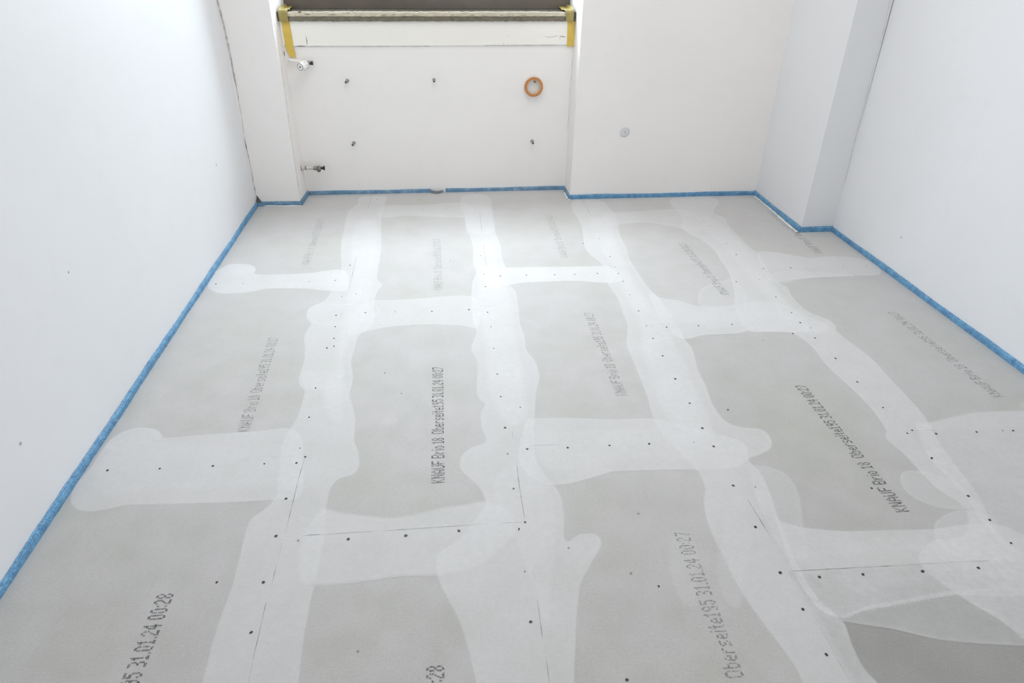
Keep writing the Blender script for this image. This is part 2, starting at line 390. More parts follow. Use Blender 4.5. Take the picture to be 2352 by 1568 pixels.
# band D
band([(1545,455),(1538,463),(1545,475),(1560,490),(1568,508),(1562,520),(1580,535),(1610,550),(1640,575),(1655,600),(1672,625),(1685,665),(1690,720),(1720,760),(1790,762),(1826,768),(1862,795),(1898,840),(1937,876),(1982,918),(2012,954),(2033,987),(2034,1008),(2066,1035),(2106,1077),(2150,1120),(2216,1170),(2210,1230),(2140,1240),(2110,1290),(2190,1360),(2290,1420),(2420,1500)],
     [(1610,450),(1640,455),(1652,466),(1640,480),(1644,492),(1665,500),(1672,515),(1700,545),(1720,565),(1745,585),(1765,620),(1785,645),(1810,660),(1820,680),(1850,710),(1880,725),(1905,735),(1922,750),(1922,759),(1967,795),(2006,825),(2051,876),(2087,912),(2125,955),(2150,1000),(2190,1060),(2250,1140),(2294,1225),(2400,1300),(2500,1350)], kind='medium', level=7)
patch([(1600,520),(1650,560),(1700,620),(1760,690),(1800,745),(1860,768),(1905,765),(1912,745),(1870,728),(1815,690),(1775,640),(1735,585),(1690,540),(1650,505)], kind='medium', level=8, feather=.03)
patch([(2106,1080),(2072,1083),(2066,1104),(2080,1130),(2114,1152),(2162,1167),(2216,1170),(2235,1160),(2225,1125),(2180,1098),(2140,1084)], kind='thin', level=8, feather=.006)
patch([(2216,1170),(2180,1178),(2150,1195),(2142,1215),(2150,1240),(2190,1275),(2280,1290),(2330,1270),(2290,1220),(2250,1180)], kind='thin', level=9, feather=.006)
patch([(1612,705),(1602,688),(1606,668),(1622,655),(1655,645),(1680,640),(1700,655),(1718,680),(1712,700),(1690,702),(1670,712),(1640,716)], kind='thin', level=8, feather=.006)
# transverse bands
patch([(478,660),(480,640),(490,625),(520,609),(545,605),(578,608),(589,618),(584,628),(610,630),(700,627),(790,620),(800,665),(760,668),(700,663),(612,663),(580,670),(540,674),(500,673)], kind='full', level=9)
patch([(505,628),(520,609),(545,605),(578,608),(589,618),(584,628),(560,634),(530,636)], kind='thin', level=12)
patch([(660,982),(600,988),(540,992),(450,998),(372,1004),(368,990),(345,982),(310,982),(265,1000),(235,1030),(205,1075),(172,1112),(160,1140),(163,1160),(180,1171),(212,1175),(250,1170),(290,1161),(400,1158),(520,1155),(620,1148),(690,1140),(700,1060),(690,1000)], kind='medium', level=9)
patch([(370,1008),(320,1018),(260,1032),(225,1065),(212,1110),(240,1140),(330,1132),(450,1128),(560,1122),(690,1115),(700,1060),(690,1015),(600,1020),(480,1024)], kind='thin', level=10, feather=.02)
patch([(372,1006),(368,990),(345,982),(310,982),(265,1000),(240,1025),(262,1035),(320,1022)], kind='thin', level=12)
patch([(880,473),(960,471),(1070,466),(1080,497),(1000,498),(940,496),(870,498)], kind='medium', level=9)
patch([(850,691),(900,688),(960,685),(1090,682),(1100,752),(1060,748),(1000,745),(940,747),(880,753),(840,762),(800,770),(800,720)], kind='medium', level=10)
patch([(712,706),(703,725),(714,742),(740,748),(820,742),(870,722),(865,700),(800,698),(750,696)], kind='thin', level=11)
patch([(735,1170),(790,1175),(860,1183),(900,1187),(950,1180),(1010,1165),(1060,1158),(1120,1150),(1180,1180),(1180,1230),(1100,1300),(1010,1322),(920,1325),(850,1335),(800,1342),(722,1346),(690,1340),(690,1240)], kind='medium', level=10, feather=.01)
patch([(640,1222),(760,1205),(900,1200),(1050,1190),(1190,1185),(1210,1210),(1180,1230),(1050,1240),(900,1250),(760,1262),(650,1262)], kind='veil', level=11, feather=.03)
patch([(1150,616),(1200,613),(1280,612),(1350,611),(1400,612),(1430,640),(1400,650),(1320,645),(1260,647),(1200,650),(1160,656),(1120,660),(1110,630)], kind='full', level=10)
patch([(1210,962),(1240,959),(1300,958),(1400,962),(1500,960),(1560,975),(1700,1010),(1720,1050),(1690,1074),(1620,1079),(1500,1080),(1407,1083),(1380,1092),(1330,1106),(1299,1113),(1240,1110),(1190,1060)], kind='medium', level=11)
patch([(1210,1000),(1300,985),(1450,978),(1560,985),(1640,1020),(1600,1062),(1450,1066),(1330,1085),(1250,1080)], kind='thin', level=12, feather=.03)
patch([(1385,491),(1430,487),(1480,484),(1553,480),(1600,487),(1640,505),(1600,530),(1540,520),(1480,511),(1421,516),(1400,520)], kind='medium', level=11)
patch([(1490,672),(1520,684),(1560,690),(1610,703),(1680,700),(1760,690),(1830,712),(1860,760),(1825,763),(1760,762),(1725,758),(1700,765),(1620,770),(1565,778),(1520,740)], kind='medium', level=11)
patch([(1500,700),(1600,712),(1700,712),(1800,715),(1850,740),(1800,755),(1700,752),(1600,765),(1520,770)], kind='thin', level=12, feather=.03)
patch([(1780,1190),(1801,1198),(1846,1210),(1891,1215),(1950,1218),(2025,1216),(2141,1212),(2215,1203),(2300,1205),(2380,1250),(2430,1340),(2350,1368),(2204,1368),(2130,1378),(2040,1395),(1980,1407),(1938,1422),(1880,1400),(1820,1310)], kind='medium', level=12)
patch([(1830,1265),(1950,1250),(2080,1240),(2200,1248),(2330,1270),(2330,1340),(2200,1340),(2080,1352),(1960,1370),(1880,1350)], kind='veil', level=13, feather=.03)
patch([(1928,1424),(1985,1392),(2055,1378),(2130,1362),(2204,1352),(2360,1352),(2450,1420),(2460,1490),(2352,1485),(2249,1479),(2144,1466),(2055,1446)], kind='thin', level=13)
patch([(1740,580),(1780,579),(1830,587),(1860,592),(1900,588),(1950,589),(1990,597),(2013,609),(2025,622),(2022,629),(2005,633),(1950,634),(1890,637),(1830,642),(1790,647),(1760,640)], kind='medium', level=12)
patch([(2100,968),(2123,970),(2177,957),(2240,945),(2350,940),(2480,935),(2600,1060),(2500,1200),(2400,1285),(2290,1245),(2215,1140),(2140,1060),(2110,1010)], kind='medium', level=12, feather=.01)
patch([(1795,652),(1850,640),(1900,637),(1960,636),(1960,630),(1900,625),(1800,620),(1770,630)], kind='thin', level=13, feather=.01)
# small extra dabs and knife edges
for px_, k_ in (([(2338,925),(2350,918),(2380,916),(2390,936),(2352,940),(2340,937)], 'thin'),
                ([(1850,1225),(1900,1228),(2000,1232),(2130,1226),(2128,1262),(2000,1270),(1880,1272)], 'veil'),
                ([(870,965),(905,955),(920,965),(905,978),(880,978)], 'veil'),
                ([(690,862),(700,852),(740,849),(780,852),(792,865),(786,880),(760,892),(720,896),(696,890)], 'thin'),
                ([(1690,1130),(1640,1300),(1660,1380),(1700,1400),(1720,1330),(1730,1230)], 'veil'),
                ([(1545,1215),(1530,1290),(1560,1380),(1600,1400),(1610,1300),(1590,1230)], 'veil')):
    patch(px_, kind=k_, level=14, feather=.012)

build_patches()

# ---- hairlines of the board seams showing through the filler
def ribbon(name, pts3, w, n, mtl, parent, jit=.4, lift=.0):
    """thin strip following 3-D points, lying in the plane with normal n"""
    P = smooth_loop(pts3, closed=False, step=.02); n = np.array(n, float)
    T = np.gradient(P, axis=0); T /= np.linalg.norm(T, axis=1)[:, None]+1e-9
    Sd = np.cross(T, n[None]); V = []; F = []
    for i in range(len(P)):
        ww = w*(1+jit*(rng.rand()-.5)*2)*.5
        if i in (0, len(P)-1): ww *= .3
        c = P[i]+Sd[i]*(rng.rand()-.5)*w*jit*.6+n*lift
        V += [c+Sd[i]*ww, c-Sd[i]*ww]
    for i in range(len(P)-1): F.append((2*i, 2*i+1, 2*i+3, 2*i+2))
    return pyobj(name, V, F, mtl, parent)
def seam(px, w=.0013, mtl=None):
    ribbon('joint_hairline', [(*fl(q), 0) for q in px], w, (0, 0, 1), mtl or M_CRACK, floor, lift=.0009)
for px in ([(686,1100),(676,1140),(662,1198)], [(701,1050),(693,1075),(686,1100)], [(854,448),(846,478)], [(820,586),(808,637)], [(635,1297),(625,1340)],
           [(611,1383),(596,1450),(580,1518)], [(1102,489),(1107,535)], [(1110,560),(1113,585),(1117,611)], [(1187,1065),(1192,1110),(1205,1191)], [(1176,988),(1178,1008)],
           [(1224,1309),(1229,1330)], [(1234,1378),(1246,1464)], [(1254,1508),(1262,1568)], [(1338,458),(1357,497)], [(1717,1147),(1767,1228)],
           [(655,1232),(672,1232)], [(690,1230),(760,1226),(860,1220)], [(880,1219),(1000,1211),(1120,1203)], [(1150,1201),(1200,1199)], [(1105,703),(1132,703)],
           [(1812,1312),(1900,1307),(2050,1299)], [(1495,745),(1515,745)], [(2095,988),(2120,989),(2150,988)], [(622,1051),(628,1050),(634,1050)], [(1283,1010),(1291,1010)]):
    seam(px)
for px in ([(1215,1024),(1250,1022),(1290,1022)], [(2050,1299),(2170,1292),(2290,1287)], [(788,713),(782,730)], [(1643,1065),(1643,1080)], [(1885,1443),(1903,1475),(1921,1509)], [(1920,1510),(1950,1560)],
           [(1515,745),(1540,746)], [(812,620),(800,665)], [(580,1518),(570,1568)], [(662,1198),(656,1225)], [(650,1240),(640,1280)], [(1812,1312),(1822,1335)], [(1767,1228),(1780,1250)], [(1668,938),(1672,943)]):
    seam(px, .0011, M_CRACKF)

# ---- screw heads, about 20 mm beside the seams
def screw_mesh(r):
    bm = bmesh.new(); n = 10
    lathe(bm, [(0, -.0004), (r*.25, -.0003), (r*.35, .0001), (r*.8, .0003), (r, .0), (r*1.02, -.0006)], (0, 0, 0), (0, 0, 1), n)
    bmesh.ops.recalc_face_normals(bm, faces=bm.faces); me = bpy.data.meshes.new('screw'); bm.to_mesh(me); bm.free(); return me
SM = {}
for k, r, m_ in (('a', .0036, M_SCREW), ('b', .0030, M_SCREW), ('c', .0027, M_SCREWF)):
    me = screw_mesh(r); me.materials.append(m_); SM[k] = me
scr = {
 'a': [(247,1080),(489,1070),(657,1145),(634,1231),(605,1337),(577,1452),(800,1238),(932,1230),(1192,1215),(1054,1219),(1211,1031),(1304,1028),(1400,1023),(1491,1019),(1613,983),(1639,1025),
       (1684,1115),(1735,1210),(1792,1315),(1882,1325),(1982,1319),(2119,1312),(2247,1304),(1844,1399),(1898,1503),(2243,992),(2327,989),(2150,996),(2140,1052),(2224,1139),(2273,1194),(2322,1247),
       (1872,776),(1919,823),(1838,741),(1821,766),(1219,1428),(496,652),(1551,870),(2028,936),(1160,982),(1209,632),(1149,634),(1077,711),(772,724)],
 'b': [(367,1076),(607,1065),(681,1063),(701,1049),(710,958),(725,891),(770,644),(804,609),(1142,859),(1150,911),(1584,926),(1522,817),(1500,777),(1467,714),(1531,751),(1604,748),(1681,745),(1274,631),
       (1320,630),(1372,628),(1420,628),(1431,646),(1401,589),(1339,559),(1782,682),(1753,617),(1816,615),(1691,647),(1969,877),(2084,995),(1180,1122),(1206,1199),(1513,1346),(1440,1561),(1818,718),(1691,585),(770,750),
       (767,777),(767,795),(751,799),(1115,658),(839,718),(992,715),(1120,717),(498,1337),(2002,1121),(1672,941),(867,458),(2095,988)],
 'c': [(908,716),(558,651),(710,647),(785,681),(818,675),(689,1029),(1134,800),(1128,750),(1104,587),(1112,629),(1034,599),(1025,481),(970,481),(539,573),(1376,547),(1446,677),(1485,748),(1413,613),(1937,611),
       (1990,610),(1668,560),(1629,519),(1518,498),(1610,497),(1745,642),(1657,674),(1862,753),(1753,782),(1195,935),(1166,1042),(884,856),(922,903),(1594,1016),(1466,1179),(1205,1312),(685,1241),
       (1179,1122),(1306,1258),(1449,1316),(822,1495),(2303,989),(911,462),(1735,1118)]}
for k, L in scr.items():
    for q in L:
        x, y = fl(q); o = link('screw', SM[k], None, floor); o.location = (x, y, .0010); o.rotation_euler = (0, 0, rng.rand()*6)
        o.scale = (1+.15*rng.randn(), 1+.1*rng.randn(), 1)

# ---- dot-matrix print on the boards
FONT = {
'K': '10001 10010 10100 11000 10100 10010 10001', 'N': '10001 11001 11001 10101 10011 10011 10001', 'A': '00100 01010 10001 10001 11111 10001 10001',
'U': '10001 10001 10001 10001 10001 10001 01110', 'F': '11111 10000 10000 11110 10000 10000 10000', 'B': '11110 10001 10001 11110 10001 10001 11110',
'r': '0000 0000 1011 1100 1000 1000 1000', 'i': '1 0 1 1 1 1 1', 'o': '0000 0000 0110 1001 1001 1001 0110', '1': '010 110 010 010 010 010 111',
'8': '0110 1001 1001 0110 1001 1001 0110', 'O': '01110 10001 10001 10001 10001 10001 01110', 'b': '1000 1000 1110 1001 1001 1001 1110',
'e': '0000 0000 0110 1001 1111 1000 0111', 's': '0000 0000 0111 1000 0110 0001 1110', 't': '010 010 111 010 010 010 001', '9': '0110 1001 1001 0111 0001 0001 0110',
'5': '1111 1000 1110 0001 0001 1001 0110', '3': '1110 0001 0001 0110 0001 0001 1110', '.': '0 0 0 0 0 0 1', '0': '0110 1001 1001 1001 1001 1001 0110',
'2': '0110 1001 0001 0010 0100 1000 1111', '4': '0010 0110 1010 1010 1111 0010 0010', ':': '0 0 1 0 0 1 0', '7': '1111 0001 0001 0010 0010 0100 0100'}
def layout(s):
    x = 0; out = []
    for ch in s:
        if ch == ' ': x += 2.6; continue
        g = FONT[ch].split(); w = len(g[0])
        for r, row in enumerate(g):
            for c, v in enumerate(row):
                if v == '1': out += [(x+c, 6-r+.24), (x+c, 6-r-.24)]
        x += w+1.35
    return out, x-1.35
def print_text(s, start, end, mtl, total=.587, anchor='start', h=.035, frac=None):
    """baseline runs from start to end (pixels of the photograph) on the board"""
    dots, wdt = layout(s); a, b = np.array(fl(start)), np.array(fl(end)); L = np.linalg.norm(b-a); t = (b-a)/L; nrm = np.array([-t[1], t[0]])
    if anchor == 'end': length = total; a = b-t*length
    else: length = L
    sx = length/wdt; sy = h/6.6; V = []; F = []
    for (x, y) in dots:
        if rng.rand() < .03: continue
        c = a+t*(x+.4)*sx+nrm*(y+.3)*sy + rng.randn(2)*.00028
        hx, hy = sx*.60, sy*.225; k = len(V)
        for ux, uy in ((-.6, -1), (.6, -1), (1, 0), (.6, 1), (-.6, 1), (-1, 0)):
            q = c+t*ux*hx+nrm*uy*hy; V.append((q[0], q[1], .00080))
        F.append(tuple(range(k, k+6)))
    mid = a+t*length*.5
    return pyobj('printed_text', V, F, mtl, board_at(mid[0], mid[1]))
FULL = 'KNAUF Brio 18  Oberseite195 31.01.24 00:2'
print_text(FULL+'7', (572,990), (640,775), M_INKM)
print_text(FULL+'7', (1021,1108), (1017,843), M_INK)
print_text(FULL+'8', (1021,1700), (1020,1527), M_INK, anchor='end')
print_text(FULL+'8', (321,1562), (400,1362), M_INK, anchor='end')
print_text(FULL+'7', (1016,666), (1011,548), M_INKF)
print_text(FULL+'7', (710,607), (746,503), M_INKF)
print_text(FULL+'7', (1440,908), (1361,718), M_INKM)
print_text(FULL+'7', (1306,591), (1267,493), M_INKF)
print_text(FULL+'7', (2088,1174), (1849,885), M_INK)
print_text(FULL+'7', (1676,676), (1574,559), M_INKM)
print_text(FULL+'7', (2305,911), (2057,716), M_INKM)
print_text(FULL+'7', (1890,581), (1775,485), M_INKM)
print_text('Oberseite195 31.01.24 00:27', (1709,1555), (1580,1222), M_INKM)

# ---- white gypsum residue along three strip edges
def bead(px, k_=1.0):
    pts = [(*fl(q), .001) for q in px]; P = smooth_loop(pts, closed=False, step=.015); V = []; F = []
    T = np.gradient(P, axis=0); T /= np.linalg.norm(T, axis=1)[:, None]; Sd = np.stack([-T[:, 1], T[:, 0], T[:, 2]*0], 1)
    for i in range(len(P)):
        w = .0045*k_*(.6+.8*rng.rand()); hgt = .004*(.4+.9*rng.rand())
        V += [P[i]+Sd[i]*w, P[i]+Sd[i]*w*.5+np.array([0, 0, hgt]), P[i]-Sd[i]*w*.5+np.array([0, 0, hgt]), P[i]-Sd[i]*w]
    for i in range(len(P)-1):
        for k in range(3): F.append((4*i+k, 4*i+k+1, 4*i+k+5, 4*i+k+4))
    pyobj('gypsum_residue', V, F, M_BEAD, floor, smooth=True)
bead([(606,473),(650,473.5),(694,473)])
bead([(1297,442),(1301,452),(1311,461)])
bead([(1733,450),(1767,477.5),(1797,504.5),(1832,534.5)], 1.5)

# ================================================================== BLUE EDGE STRIPS
def strip(name_label, a, b, mtl, th=.0075, hgt=.021, taper=None, lay=True, inward=None, caps=(0, 0), extra=.0, group=None):
    """foam strip standing on edge between floor and wall; a, b = wall foot line, inward = direction to the room"""
    a, b = np.array(a, float), np.array(b, float); L = np.linalg.norm(b-a); n = max(6, int(L/.012)); t = (b-a)/L; nin = np.array(inward, float)
    V = []; F = []; prof = [(.0, 1.), (.35, 1.04), (.62, .98), (.70, .86), (1., .80), (1.06, .45), (1.0, -.3), (0, -.3)]
    ph = rng.rand(4)*9
    for i in range(n+1):
        s = i*L/n; c = a+t*s
        u = i/n
        hh = hgt*(1+.07*math.sin(s*9+ph[0])+.02*math.sin(s*31+ph[1]))+rng.randn()*extra*.6
        tt = th*(1+.06*math.sin(s*14+ph[2]))+rng.randn()*extra*.35
        off = nin*(.0006+.0006*math.sin(s*6+ph[3]))
        cl = -caps[0]*(1-u)+caps[1]*u
        for k, (p, q) in enumerate(prof):
            j = rng.randn()*extra*.35 if 0 < k < 6 else 0
            sh = p*(caps[0]*(i == 0)*-1+caps[1]*(i == n))*tt          # mitre at the corners
            w = c+nin*(p*tt+j)+off+t*sh; V.append((w[0], w[1], q*hh+(j if k < 5 else 0)))
    m_ = len(prof)
    for i in range(n):
        for k in range(m_): F.append((i*m_+k, i*m_+(k+1) % m_, (i+1)*m_+(k+1) % m_, (i+1)*m_+k))
    F.append(tuple(range(m_))); F.append(tuple(range(n*m_, n*m_+m_))[::-1])
    o = pyobj('edge_strip', V, F, mtl)
    bm = bmesh.new(); bm.from_mesh(o.data); bmesh.ops.recalc_face_normals(bm, faces=bm.faces); bm.to_mesh(o.data); bm.free()
    tag(o, name_label, 'edge strip'); return o
yn = Y0+.01
strip('long blue foam edge strip with rough crumbly top along left white wall', (LW(yn), yn), (LW(FB)+.0, FB), M_FOAM, inward=(1, 0), caps=(0, -1), extra=.0012, hgt=.023, th=.0085)
strip('short blue foam edge strip across the front of the left pier', (LW(FB)+.008, FB), (NL, FB), M_FOAMD, inward=(0, -1), caps=(0, 1), extra=.0003, hgt=.024)
strip('very short blue foam edge strip round the side of the left pier', (NL+.001, FB), (NL+.010, NB), M_FOAMD, inward=(1, 0), caps=(1, -1), extra=.0003, hgt=.024)
s_l = strip('thin blue foam edge strip under the two left wall pins of the window niche', (NL+.018, NB), (-.105, NB), M_FOAMD, inward=(0, -1), caps=(-1, 0), extra=.0003)
strip('thin blue foam edge strip in niche below the orange tape roll', (-.018, NB), (NR-.002, NB), M_FOAMD, inward=(0, -1), caps=(0, -1), extra=.0003)
strip('very short blue foam edge strip on the niche side of the right pier', (NR-.001, FB), (NR-.001, NB), M_FOAMD, inward=(-1, 0), caps=(1, -1), extra=.0003)
strip('blue foam edge strip along back wall between niche and pillar', (NR, FB), (PX, FB), M_FOAM, inward=(0, -1), caps=(1, -1), extra=.0003, hgt=.023)
strip('blue foam edge strip on the long side of pillar above white residue', (PX, PY), (PX+.0, FB), M_FOAM, inward=(-1, 0), caps=(1, -1), extra=.0003, hgt=.025, th=.009)
strip('short blue foam edge strip across narrow front face of the pillar', (PX, PY), (RW, PY), M_FOAM, inward=(0, -1), caps=(1, -1), extra=.0004, hgt=.025, th=.009)
strip('long clean blue foam edge strip along right white wall', (RW, yn), (RW, PY), M_FOAM, inward=(-1, 0), caps=(0, -1), extra=.0005, hgt=.023, th=.009)
# loose torn end of the niche strip, peeled off the wall
P = [onY(q, NB-.01) for q in ((955,438),(985,440),(1002,444),(1016,442))]
P = smooth_loop([fl((968,441)), fl((985,442)), fl((1003,445)), fl((1018,442))], closed=False, step=.008)
V = []; F = []
for i, c in enumerate(P):
    u = i/(len(P)-1); hh = .019*(1-.35*u)
    for dy, z in ((0, .0008), (0, hh), (.004, hh*1.03), (.004+.012*u, .0008)): V.append((c[0], c[1]+dy, z+.0004))
for i in range(len(P)-1):
    for k in range(4): F.append((4*i+k, 4*i+(k+1) % 4, 4*i+4+(k+1) % 4, 4*i+4+k))
F.append((0, 1, 2, 3)); k = 4*(len(P)-1); F.append((k+3, k+2, k+1, k))
o = pyobj('loose_strip_end', V, F, M_FOAMG, s_l, smooth=False); o['label'] = 'greyed torn end peeling away from the wall'
# foam sliver sticking up in the left corner
bm = bmesh.new(); x0, y0 = LW(FB)+.012, FB-.010
vs = [bm.verts.new(v) for v in ((x0-.010, y0, .018), (x0+.020, y0+.002, .020), (x0+.008, y0+.004, .034), (x0-.001, y0+.006, .062), (x0-.008, y0+.004, .030),
                               (x0-.010, y0+.008, .018), (x0+.020, y0+.009, .020))]
for f in ((0, 1, 2), (0, 2, 4), (4, 2, 3), (5, 6, 1, 0), (6, 5, 3), (6, 3, 2, 1), (5, 0, 4), (5, 4, 3)): bm.faces.new([vs[i] for i in f])
tag(obj('foam_sliver', bm, plain('dark_foam', (.10, .11, .11), .7, var=.15)), 'dark pointed foam sliver standing up in corner of left wall and pier', 'foam scrap')

# ================================================================== WINDOW, SILL, APRON
def sill_material():
    m, nt, b = mat('brown_polished_sill'); v = coord(nt, (1, 3, 1), src='world'); n = noise(nt, v, 6, 5, .6); n2 = noise(nt, v, 70, 4, .6)
    c = ramp(nt, n, [(.3, (.045, .037, .029)), (.55, (.062, .053, .040)), (.75, (.075, .066, .048))])
    nt.links.new(c, b.inputs['Base Color']); nt.links.new(ramp(nt, n2, [(.3, (.24, .24, .24)), (.7, (.34, .34, .34))]), b.inputs['Roughness']); return m
M_SILL = sill_material()
M_SILLE = plain('rough_sill_edge', (.19, .165, .12), .7, var=.18, scale=45, bstr=.4)
M_MORT = plain('cream_mortar', (.62, .565, .44), .85, var=.10, scale=55, bstr=.5)
M_FRAME = plain('brown_window_frame', (.135, .112, .088), .35, var=.08, scale=12)
M_APRON = wall_material('old_cream_paint', (.86, .835, .775))
win = empty('window_1', (-.06, WY, SILL_T)); tag(win, kind='structure')
def wchild(name, bm, mtl, parent=win):
    bm.transform(Matrix.Translation(-Vector(win.location))); return obj(name, bm, mtl, parent)
bm = bmesh.new(); x0, x1, z0, z1 = NL-.012, NR+.012, SILL_T-.01, 2.57; f = .075
for a, b in (((x0, WY, z0), (x1, WY+.07, z0+f)), ((x0, WY, z1-f), (x1, WY+.07, z1)), ((x0, WY, z0), (x0+f, WY+.07, z1)), ((x1-f, WY, z0), (x1, WY+.07, z1)), ((-.06-.055, WY-.005, z0), (-.06+.055, WY+.065, z1))): box(bm, a, b, .004)
box(bm, (x0, WY-.012, z0), (x1, WY+.05, z0+.185), .003)
wchild('window_frame', bm, M_FRAME)
gm, nt, b = mat('window_glass'); tr = N(nt, 'ShaderNodeBsdfTransparent'); gl = N(nt, 'ShaderNodeBsdfGlossy'); gl.inputs['Roughness'].default_value = .02
fr = N(nt, 'ShaderNodeFresnel'); gg = N(nt, 'ShaderNodeNewGeometry'); im = N(nt, 'ShaderNodeMapRange'); im.inputs[3].default_value = 1.45; im.inputs[4].default_value = 1/1.45
nt.links.new(gg.outputs['Backfacing'], im.inputs[0]); nt.links.new(im.outputs[0], fr.inputs[0]); mx = N(nt, 'ShaderNodeMixShader'); tr.inputs[0].default_value = (.95, .97, .96, 1)
nt.links.new(fr.outputs[0], mx.inputs[0]); nt.links.new(tr.outputs[0], mx.inputs[1]); nt.links.new(gl.outputs[0], mx.inputs[2])
nt.links.new(mx.outputs[0], nt.nodes['Material Output'].inputs['Surface'])
for a, b_ in ((x0+f, -.115), (-.005, x1-f)):
    bm = bmesh.new(); box(bm, (a-.004, WY+.03, z0+f-.004), (b_+.004, WY+.036, z1-f+.004)); wchild('window_pane', bm, gm)
bm = bmesh.new(); box(bm, (NL-.012, NB-.014, SILL_B), (NR+.012, WY+.01, SILL_T), .002); sill = wchild('window_sill', bm, M_SILL)
# rough brown lower face and cream mortar line on the sill front
def ragged(xa, xb, yb, zt, zb, th, n, jt, jb):
    V = []; F = []
    for i in range(n+1):
        x = xa+(xb-xa)*i/n; a_ = zt+jt*rng.randn(); b_ = zb+jb*rng.randn()
        V += [(x, yb, b_), (x, yb-th*(.7+.5*rng.rand()), b_+.001), (x, yb-th*(.8+.6*rng.rand()), (a_+b_)/2), (x, yb-th*(.7+.5*rng.rand()), a_-.001), (x, yb, a_)]
    for i in range(n):
        for k in range(4): F.append((5*i+k, 5*i+k+1, 5*i+k+6, 5*i+k+5))
    return [tuple(np.array(v)-np.array(win.location)) for v in V], F
V, F = ragged(NL+.035, NR-.03, NB-.014, SILL_B+.023, SILL_B-.001, .0022, 110, .0004, .0007)
pyobj('sill_underside_edge', V, F, M_SILLE, win)
V, F = ragged(NL+.040, NR-.035, NB-.014, SILL_T+.0015, SILL_T-.0205, .0045, 100, .0006, .0006)
pyobj('mortar_line', V, F, M_MORT, win)
# chips in the mortar line
for q, w, hh in (((688,28),10,5),((706,33),16,2.5),((765,34),22,1.6),((880,35),16,1.6),((905,34),8,2),((1152,35),12,2),((1085,35.5),9,1.3),((1205,35),7,2),((800,30),9,1.4),((1110,36),14,1.5),((1040,34),10,1.2),((955,35),18,1.2)):
    a = onY((q[0]-w/2, q[1]), NB-.0205); b2 = onY((q[0]+w/2, q[1]), NB-.0205); hz = hh*.0013/2
    V = [np.array(p)-np.array(win.location) for p in ((a[0], a[1], a[2]), ((a[0]*2+b2[0])/3, a[1], a[2]+hz), (b2[0]*.7+a[0]*.3, a[1], a[2]+hz*.8), (b2[0], a[1], a[2]), (b2[0]*.6+a[0]*.4, a[1], a[2]-hz), (a[0]*.8+b2[0]*.2, a[1], a[2]-hz*.7))]
    pyobj('mortar_chip', V, [(0, 1, 2, 3, 4, 5)], M_CRACKD, win)
bm = bmesh.new(); box(bm, (NL+.002, NB-.006, .786), (NR-.004, NB+.004, SILL_B), .0015); apron = wchild('apron_board', bm, M_APRON)
def wl(px, w, mtl, parent=win, Y=NB-.0064, name='pencil_mark'):
    P = [np.array(onY(q, Y))-np.array(parent.location) for q in px]; return ribbon(name, P, w, (0, -1, 0), mtl, parent, jit=.25)
wl([(699,76),(703,84),(705,94),(705.5,105)], .0042, M_CRACK)
wl([(1286,82),(1286.5,92)], .0035, M_CRACKD); wl([(1286,83),(1293,84),(1299,85)], .0035, M_CRACKD)
wl([(1252,83.5),(1262,85.5),(1272,84),(1282,82)], .004, M_CRACKF)
wl([(1168,82),(1168.5,86)], .004, M_CRACKD); wl([(1156,98),(1158,101)], .005, M_CRACKD); wl([(1001,95),(1003,97.5)], .005, M_CRACKF); wl([(727,93),(729,96)], .005, M_CRACKF); wl([(717,85),(717.5,87)], .004, M_CRACKF)
wl([(677,106),(690,105.8),(705,106)], .0035, M_CRACKD, Y=NB-.0066, name='apron_shadow')  # thin dark strips paint the shadow line along the apron's lower edge
wl([(705,106),(850,106.5),(990,106)], .0025, M_CRACKF, Y=NB-.0066, name='apron_shadow'); wl([(1110,104.5),(1200,103.5),(1304,103)], .0032, M_CRACKF, Y=NB-.0066, name='apron_shadow')

# ================================================================== THINGS ON THE NICHE WALL
# masking tape ends
M_TAPE = plain('yellow_masking_tape', (.70, .49, .085), .5, var=.07, scale=20)
M_TAPE_SHADE = plain('crumpled_tape_shaded', (.33, .26, .075), .45, var=.12, scale=30)  # same tape as above, with shade put into the colour of its upper end
def tape(px_left, px_right, Y, mtl, parent, nsub=10, crum=.0006):
    A = smooth_loop([onY(q, Y) for q in px_left], False, .012); B = smooth_loop([onY(q, Y) for q in px_right], False, .012)
    n = max(len(A), len(B)); ia = np.linspace(0, len(A)-1, n); ib = np.linspace(0, len(B)-1, n)
    f_ = lambda P, i: np.array([np.interp(i, np.arange(len(P)), P[:, k]) for k in range(3)])
    V = []; F = []; m_ = 5
    for i in range(n):
        a, b_ = f_(A, ia[i]), f_(B, ib[i])
        for k in range(m_): p = a+(b_-a)*k/(m_-1); p[1] -= abs(rng.randn())*crum; V.append(p-np.array(parent.location))
    for i in range(n-1):
        for k in range(m_-1): F.append((i*m_+k, i*m_+k+1, (i+1)*m_+k+1, (i+1)*m_+k))
    return pyobj('tape_strip', V, F, mtl, parent, smooth=True)
